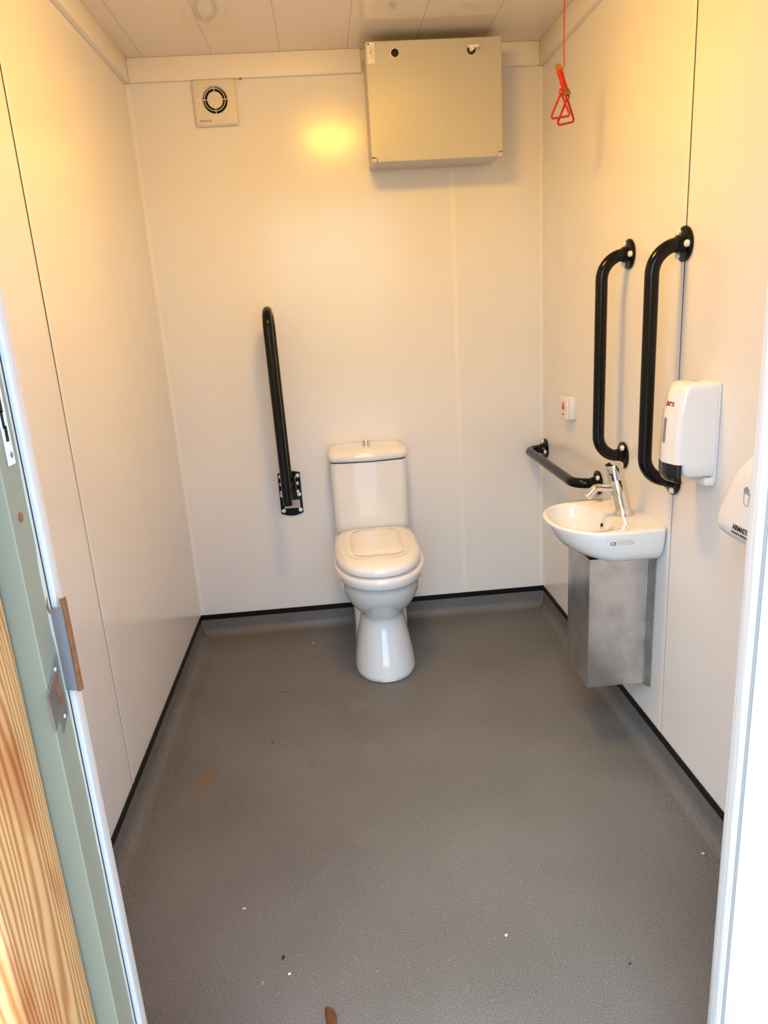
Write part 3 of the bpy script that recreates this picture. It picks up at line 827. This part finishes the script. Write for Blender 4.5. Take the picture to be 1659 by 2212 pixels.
# ------------------------------------------------------------------ BASIN
BX, BY, BZ = 1.385, -1.012, .737
t = thing('wash_basin', 'small white ceramic wash basin with paper label on the right wall', 'basin', (W, BY, .615))
def bout(kx, kw, z, n=72, xw=W - .0004):
    """D-shaped plan: straight back on wall, elliptical front; kx projection, kw half width"""
    pts = []
    for k in range(n):
        a = 2 * PI * k / n
        c, s = math.cos(a), math.sin(a)
        if c <= 0:   # front half
            x = W - .13 + c * 0 - 0
            e = 2 / 2.15
            x = (W - .125) + sgnpow(c, e) * (kx - .125); y = BY + sgnpow(s, e) * kw
        else:
            e = 2 / 16
            x = (W - .125) + sgnpow(c, e) * .1246; y = BY + sgnpow(s, e) * kw
        pts.append(Vector((x, y, z)))
    return pts
def bin_(ax, ay, z, cx=1.372, n=72, flat=.0):
    out = []
    for k in range(n):
        a = 2 * PI * k / n
        c, s = math.cos(a), math.sin(a)
        e = 2 / 2.2
        x = sgnpow(c, e) * ax
        if c > 0: x *= .82
        out.append(Vector((cx + x, BY + sgnpow(s, e) * ay, z)))
    return out
bb = new_bm()
loft(bb, [bout(.130, .105, .633), bout(.165, .130, .635), bout(.195, .144, .640), bout(.228, .157, .651), bout(.255, .166, .668), bout(.277, .173, .695), bout(.288, .1765, .718), bout(.2945, .178, .730), bout(.2945, .1775, .7345), bout(.2915, .175, .737),
          bin_(.092, .148, .737), bin_(.088, .144, .7345), bin_(.083, .138, .725), bin_(.076, .127, .70), bin_(.064, .108, .672), bin_(.042, .072, .650), bin_(.016, .018, .642)])
obj('bowl', bb, M['ceramic'], t, smooth=60)
obj('waste', lathe(new_bm(), [(.021, 0), (.021, .0025), (.016, .003), (.015, .001)], (1.370, BY, .6425), (0, 0, 1), 24), M['chrome'], t)
ov = Vector((1.4372, BY - .004, .708)); on_ = Vector((-1, 0, .42)).normalized()
obj('overflow', lathe(new_bm(), [(.0125, 0), (.0125, .0012), (.0085, .0014)], ov, on_, 24), M['chrome'], t)
obj('overflow_hole', lathe(new_bm(), [(.0088, .001), (.0088, .0016)], ov, on_, 24), M['hole'], t)
# paper label on the near flank
def label_quad(bm, u0, u1, z0, z1, off, nseg=8):
    A = []
    for z in (z0, z1):
        row = []
        for k in range(nseg + 1):
            u = u0 + (u1 - u0) * k / nseg
            row.append((u, z))
        A.append(row)
    return A
def flank(xx, z, off):
    """point on the near (-y) side of the basin at x, z"""
    tbl = [(.645, .225, .156), (.668, .255, .166), (.695, .277, .173), (.718, .288, .1765), (.730, .2945, .178)]
    for (z0, a0, b0), (z1, a1, b1) in zip(tbl, tbl[1:]):
        if z <= z1 or z1 == .730:
            f = (z - z0) / (z1 - z0); kx = a0 + (a1 - a0) * f; kw = b0 + (b1 - b0) * f; break
    c = (xx - (W - .125)) / (kx - .125)
    if c < 0:
        e = 2.15; y = kw * (1 - abs(c) ** e) ** (1 / e)
    else:
        c2 = (xx - (W - .125)) / .1246; y = kw * (1 - abs(c2) ** 16) ** (1 / 16)
    return Vector((xx, BY - y - off, z - off * .3))
def flank_patch(x0, x1, z0, z1, off, nx=10):
    bm = new_bm()
    rows = [[bm.verts.new(flank(x0 + (x1 - x0) * i / nx, z, off)) for i in range(nx + 1)] for z in (z0, (z0 + z1) / 2, z1)]
    for a, b in zip(rows, rows[1:]):
        for i in range(nx): bm.faces.new((a[i], a[i + 1], b[i + 1], b[i]))
    return bm
lb2 = obj('label_sticker', flank_patch(1.394, 1.466, .697, .718, .0008), M['label'], t, smooth=60)
pr = new_bm(); random.seed(4)
for r_ in range(4):
    z = .7150 - r_ * .0042; x = 1.415 + (.002 if r_ else 0)
    while x < 1.462 - (.014 if r_ == 0 else .004):
        w_ = random.uniform(.002, .006)
        merge(pr, flank_patch(x, x + w_, z - .0011, z, .0013, 1)); x += w_ + .0012
obj('print', pr, M['greyink'], lb2, smooth=0)
ce = text_bm('CE', .0150, (0, 0, 0), (1, 0, 0), (0, 0, 1), bold=.0002, xs=.9)
for v in ce.verts:
    q = flank(1.3960 + v.co.x, .7010 + v.co.z, .0016); v.co = q
obj('mark', ce, M['ink'], lb2, smooth=0)

# ------------------------------------------------------------------ TAP
t = thing('basin_tap', 'chrome push tap leaning forward on the wash basin', 'tap', (1.496, -1.025, BZ))
TB = Vector((1.497, -1.024, BZ + .0004)); TD = Vector((-.225, .01, 1)).normalized()
obj('base_ring', lathe(new_bm(), [(.0275, 0), (.0275, .004), (.0262, .006)], TB, (0, 0, 1), 36), M['chrome'], t)
tb = new_bm()
lathe(tb, [(.0245, -.004), (.0245, .108), (.0235, .1095)], TB + Vector((0, 0, .004)), TD, 36)
obj('body', tb, M['chrome'], t)
tc_ = new_bm()
lathe(tc_, [(.0225, .1095), (.0225, .112), (.0238, .1125), (.0238, .128), (.0246, .1285), (.0250, .153), (.0235, .156), (.020, .1565)], TB + Vector((0, 0, .004)), TD, 36)
obj('push_cap', tc_, M['chrome'], t)
s0 = TB + TD * .083
spt = fillet([s0, s0 + Vector((-.070, -.008, .010)), s0 + Vector((-.094, -.011, -.012))], [.016], 8)
spb = tube(new_bm(), spt, .0115, 20)
lathe(spb, [(.0130, -.006), (.0130, .003), (.0105, .004)], spt[-1], Vector((-.024, -.003, -.022)), 20)
obj('spout', spb, M['chrome'], t)

# ------------------------------------------------------------------ STEEL PIPE SHROUD
t = thing('pipe_shroud', 'galvanised sheet steel pipe cover box under the wash basin', 'pipe cover', (W, -1.0, .21))
sh = new_bm()
SX, SY0, SY1, SZ0, SZ1 = 1.371, -1.096, -.905, .212, .6285
box(sh, SX, SX + .0016, SY0, SY1, SZ0, SZ1)
obj('side_panel', sh, M['galv'], t, smooth=0)
sh = new_bm(); box(sh, SX + .0017, 1.5455, SY0, SY0 + .0016, SZ0, SZ1)
obj('front_panel', sh, M['galv'], t, smooth=0)
sh = new_bm(); box(sh, SX + .0017, W - .002, SY1 - .0016, SY1, SZ0, SZ1)
obj('rear_panel', sh, M['galv'], t, smooth=0)
sh = prism(new_bm(), [(1.5455, SY0, SZ0 - .004), (1.5475, SY0 - .001, SZ0 - .004), (1.5578, -1.121, SZ0 - .004), (1.5562, -1.1222, SZ0 - .004), (1.5455, SY0 - .0016, SZ0 - .004)], (0, 0, SZ1 - SZ0 + .004))
flg = obj('wall_flange', sh, M['galv'], t, smooth=0)
fn = Vector((-1, -.45, 0)).normalized()
for z in (.604, .415, .243):
    obj('screw', lathe(new_bm(), [(.0046, 0), (.0046, .001), (.003, .002)], Vector((1.5505, -1.1095, z)) + fn * .001, fn, 16), M['steel'], flg)
# ------------------------------------------------------------------ LITTER ON THE FLOOR
lf = new_bm()
cs = []
prof = [(0, .0015), (.12, .006), (.3, .0105), (.5, .0118), (.7, .0105), (.88, .0065), (1, .0012)]
ang = math.radians(100)
for u, w in prof:
    c = Vector((.5575, -1.930, .0025)) + Vector((math.cos(ang), math.sin(ang), 0)) * (u * .058)
    n = Vector((-math.sin(ang), math.cos(ang), 0))
    # one straight side, one bowed side
    cs.append([c + n * (w * .45 if q > 0 else w * 1.35) * q + Vector((0, 0, .004 * q * q + .002 * math.sin(PI * u))) for q in (-1, -.5, 0, .5, 1)])
loft(lf, [r + [p + Vector((0, 0, -.0008)) for p in r[::-1]] for r in cs])
tube(lf, [(.5585, -1.942, .002), (.5575, -1.930, .0026), (.5555, -1.902, .0052)], .0009, 6)
tag(obj('fallen_leaf', lf, M['leaf'], smooth=60), 'curled dark brown dead leaf on the floor nearest the doorway', 'leaf')
def chip(name, x, y, L, w, a, m, label, cat, h=.0018):
    bm = new_bm()
    c, s = math.cos(a), math.sin(a)
    pts = [(-.5, -.3), (-.1, -.5), (.45, -.35), (.5, .2), (.1, .5), (-.4, .35)]
    prism(bm, [Vector((x + (u * L) * c - (v * w) * s, y + (u * L) * s + (v * w) * c, .0003)) for u, v in pts], (0, 0, h))
    tag(obj(name, bm, m, smooth=0), label, cat)
for a in (
    ('twig', .397, -.570, .022, .004, -.45, M['twig'], 'thin reddish twig on the floor left of the toilet foot', 'twig'),
    ('wood_chip', .350, -1.588, .009, .005, .3, M['chip_l'], 'tiny pale chip on the floor towards the left jamb, ahead of the dark grit', 'chip'),
    ('grit_crumb', .452, -1.738, .011, .007, 1.2, M['chip_d'], 'dark crumb of grit on the floor between the pale chips and the leaf', 'grit'),
    ('straw_piece', .411, -1.797, .012, .006, 1.0, M['browning'], 'short tan straw piece on the floor left of the white speck', 'straw'),
    ('paint_flake', .468, -1.782, .006, .005, .2, M['label'], 'tiny white flake on the floor just behind the dead leaf', 'flake'),
    ('grit_crumb', .371, -.896, .009, .003, .6, M['chip_d'], 'small dark crumb on the floor in front of the reddish twig', 'grit'),
    ('wood_chip', .953, -1.749, .008, .006, .8, M['chip_l'], 'tiny tan chip alone on the floor right of the middle', 'chip'),
    ('paint_flake', 1.500, -1.578, .008, .005, .3, M['label'], 'pale flake on the floor beside the right door jamb', 'flake'),
    ('grit_crumb', 1.195, -1.855, .006, .004, .3, M['chip_d'], 'small black crumb on the floor near the right of the doorway', 'grit'),
    ('twig', .506, -1.044, .012, .003, .1, M['twig'], 'tiny brown fragment on the floor right of the brown smear', 'twig'),
    ('paint_flake', .497, -.175, .006, .005, .2, M['label'], 'tiny white speck on the floor by the back wall left of the toilet', 'flake')):
    chip(*a)

# ------------------------------------------------------------------ CEILING LAMP (seen as a reflection in the back wall)
LX, LY = .768, -1.20
t = thing('ceiling_lamp', 'round white ceiling lamp in the middle of the ceiling', 'lamp', (LX, LY, H - .05))
obj('base', lathe(new_bm(), [(.150, .0004), (.150, .022), (.142, .026)], (LX, LY, H), (0, 0, -1), 40), M['plastic_w'], t)
M['lamp'] = emit_mat('lamp_diffuser', (1.0, .52, .055), LAMP)
obj('diffuser', lathe(new_bm(), [(.138, .0265), (.138, .045), (.132, .060), (.115, .074), (.085, .084), (.045, .090), (.01, .091)], (LX, LY, H), (0, 0, -1), 40), M['lamp'], t)

# ------------------------------------------------------------------ DAYLIGHT
wd_ = bpy.data.worlds.new('outdoor_sky'); scn.world = wd_; wd_.use_nodes = True
nt = wd_.node_tree; bg = nt.nodes['Background']
sky = nt.nodes.new('ShaderNodeTexSky'); sky.sky_type = 'NISHITA'; sky.sun_disc = False
sky.sun_elevation = math.radians(52); sky.sun_rotation = math.radians(200); sky.air_density = 1.0; sky.dust_density = 2.5
hsv = nt.nodes.new('ShaderNodeHueSaturation'); hsv.inputs['Saturation'].default_value = SKYSAT
nt.links.new(sky.outputs['Color'], hsv.inputs['Color'])
tint = nt.nodes.new('ShaderNodeMix'); tint.data_type = 'RGBA'; tint.blend_type = 'MULTIPLY'; tint.inputs[0].default_value = 1
tint.inputs[7].default_value = (.74, 1.0, 1.14, 1)
nt.links.new(hsv.outputs['Color'], tint.inputs[6]); nt.links.new(tint.outputs[2], bg.inputs['Color'])
bg.inputs['Strength'].default_value = SKY
sl = bpy.data.lights.new('sun', 'SUN'); sl.energy = SUN; sl.angle = math.radians(.6); sl.color = (.86, .97, 1.0)
so = bpy.data.objects.new('sun', sl); COL.objects.link(so)
so.rotation_euler = Vector((.66, .155, -.74)).to_track_quat('-Z', 'Y').to_euler(); so.location = (-2, -4, 5)
# portal in the doorway so that the sky is sampled through it
pl = bpy.data.lights.new('doorway_portal', 'AREA'); pl.shape = 'RECTANGLE'; pl.size = XR - XL; pl.size_y = ZH
pl.cycles.is_portal = True
po = bpy.data.objects.new('doorway_portal', pl); COL.objects.link(po)
po.location = ((XL + XR) / 2, -2.24, ZH / 2); po.rotation_euler = (math.radians(90), 0, 0)

# ------------------------------------------------------------------ CAMERA
cd_ = bpy.data.cameras.new('camera'); co = bpy.data.objects.new('camera', cd_); COL.objects.link(co)
cd_.sensor_fit = 'VERTICAL'; cd_.sensor_height = 36; cd_.sensor_width = 27
cd_.lens = 1556.7377 / 2212 * 36
yaw, pitch, roll = (math.radians(a) for a in (-3.58834634, 15.99710401, -3.64914572))
Rm = Matrix.Rotation(yaw, 3, 'Z') @ Matrix.Rotation(PI / 2 - pitch, 3, 'X') @ Matrix.Rotation(roll, 3, 'Z')
co.matrix_world = Matrix.Translation((.65863, -3.02630, 1.37944)) @ Rm.to_4x4()
cd_.clip_start = .02
scn.camera = co

# ------------------------------------------------------------------ colour and light paths
scn.view_settings.view_transform = 'Standard'
scn.view_settings.look = 'None'
scn.view_settings.exposure = EXPO
scn.view_settings.gamma = 1.0
scn.cycles.max_bounces = 14; scn.cycles.diffuse_bounces = 8; scn.cycles.glossy_bounces = 5
scn.cycles.sample_clamp_indirect = 6; scn.cycles.use_denoising = True
scn.cycles.caustics_reflective = False
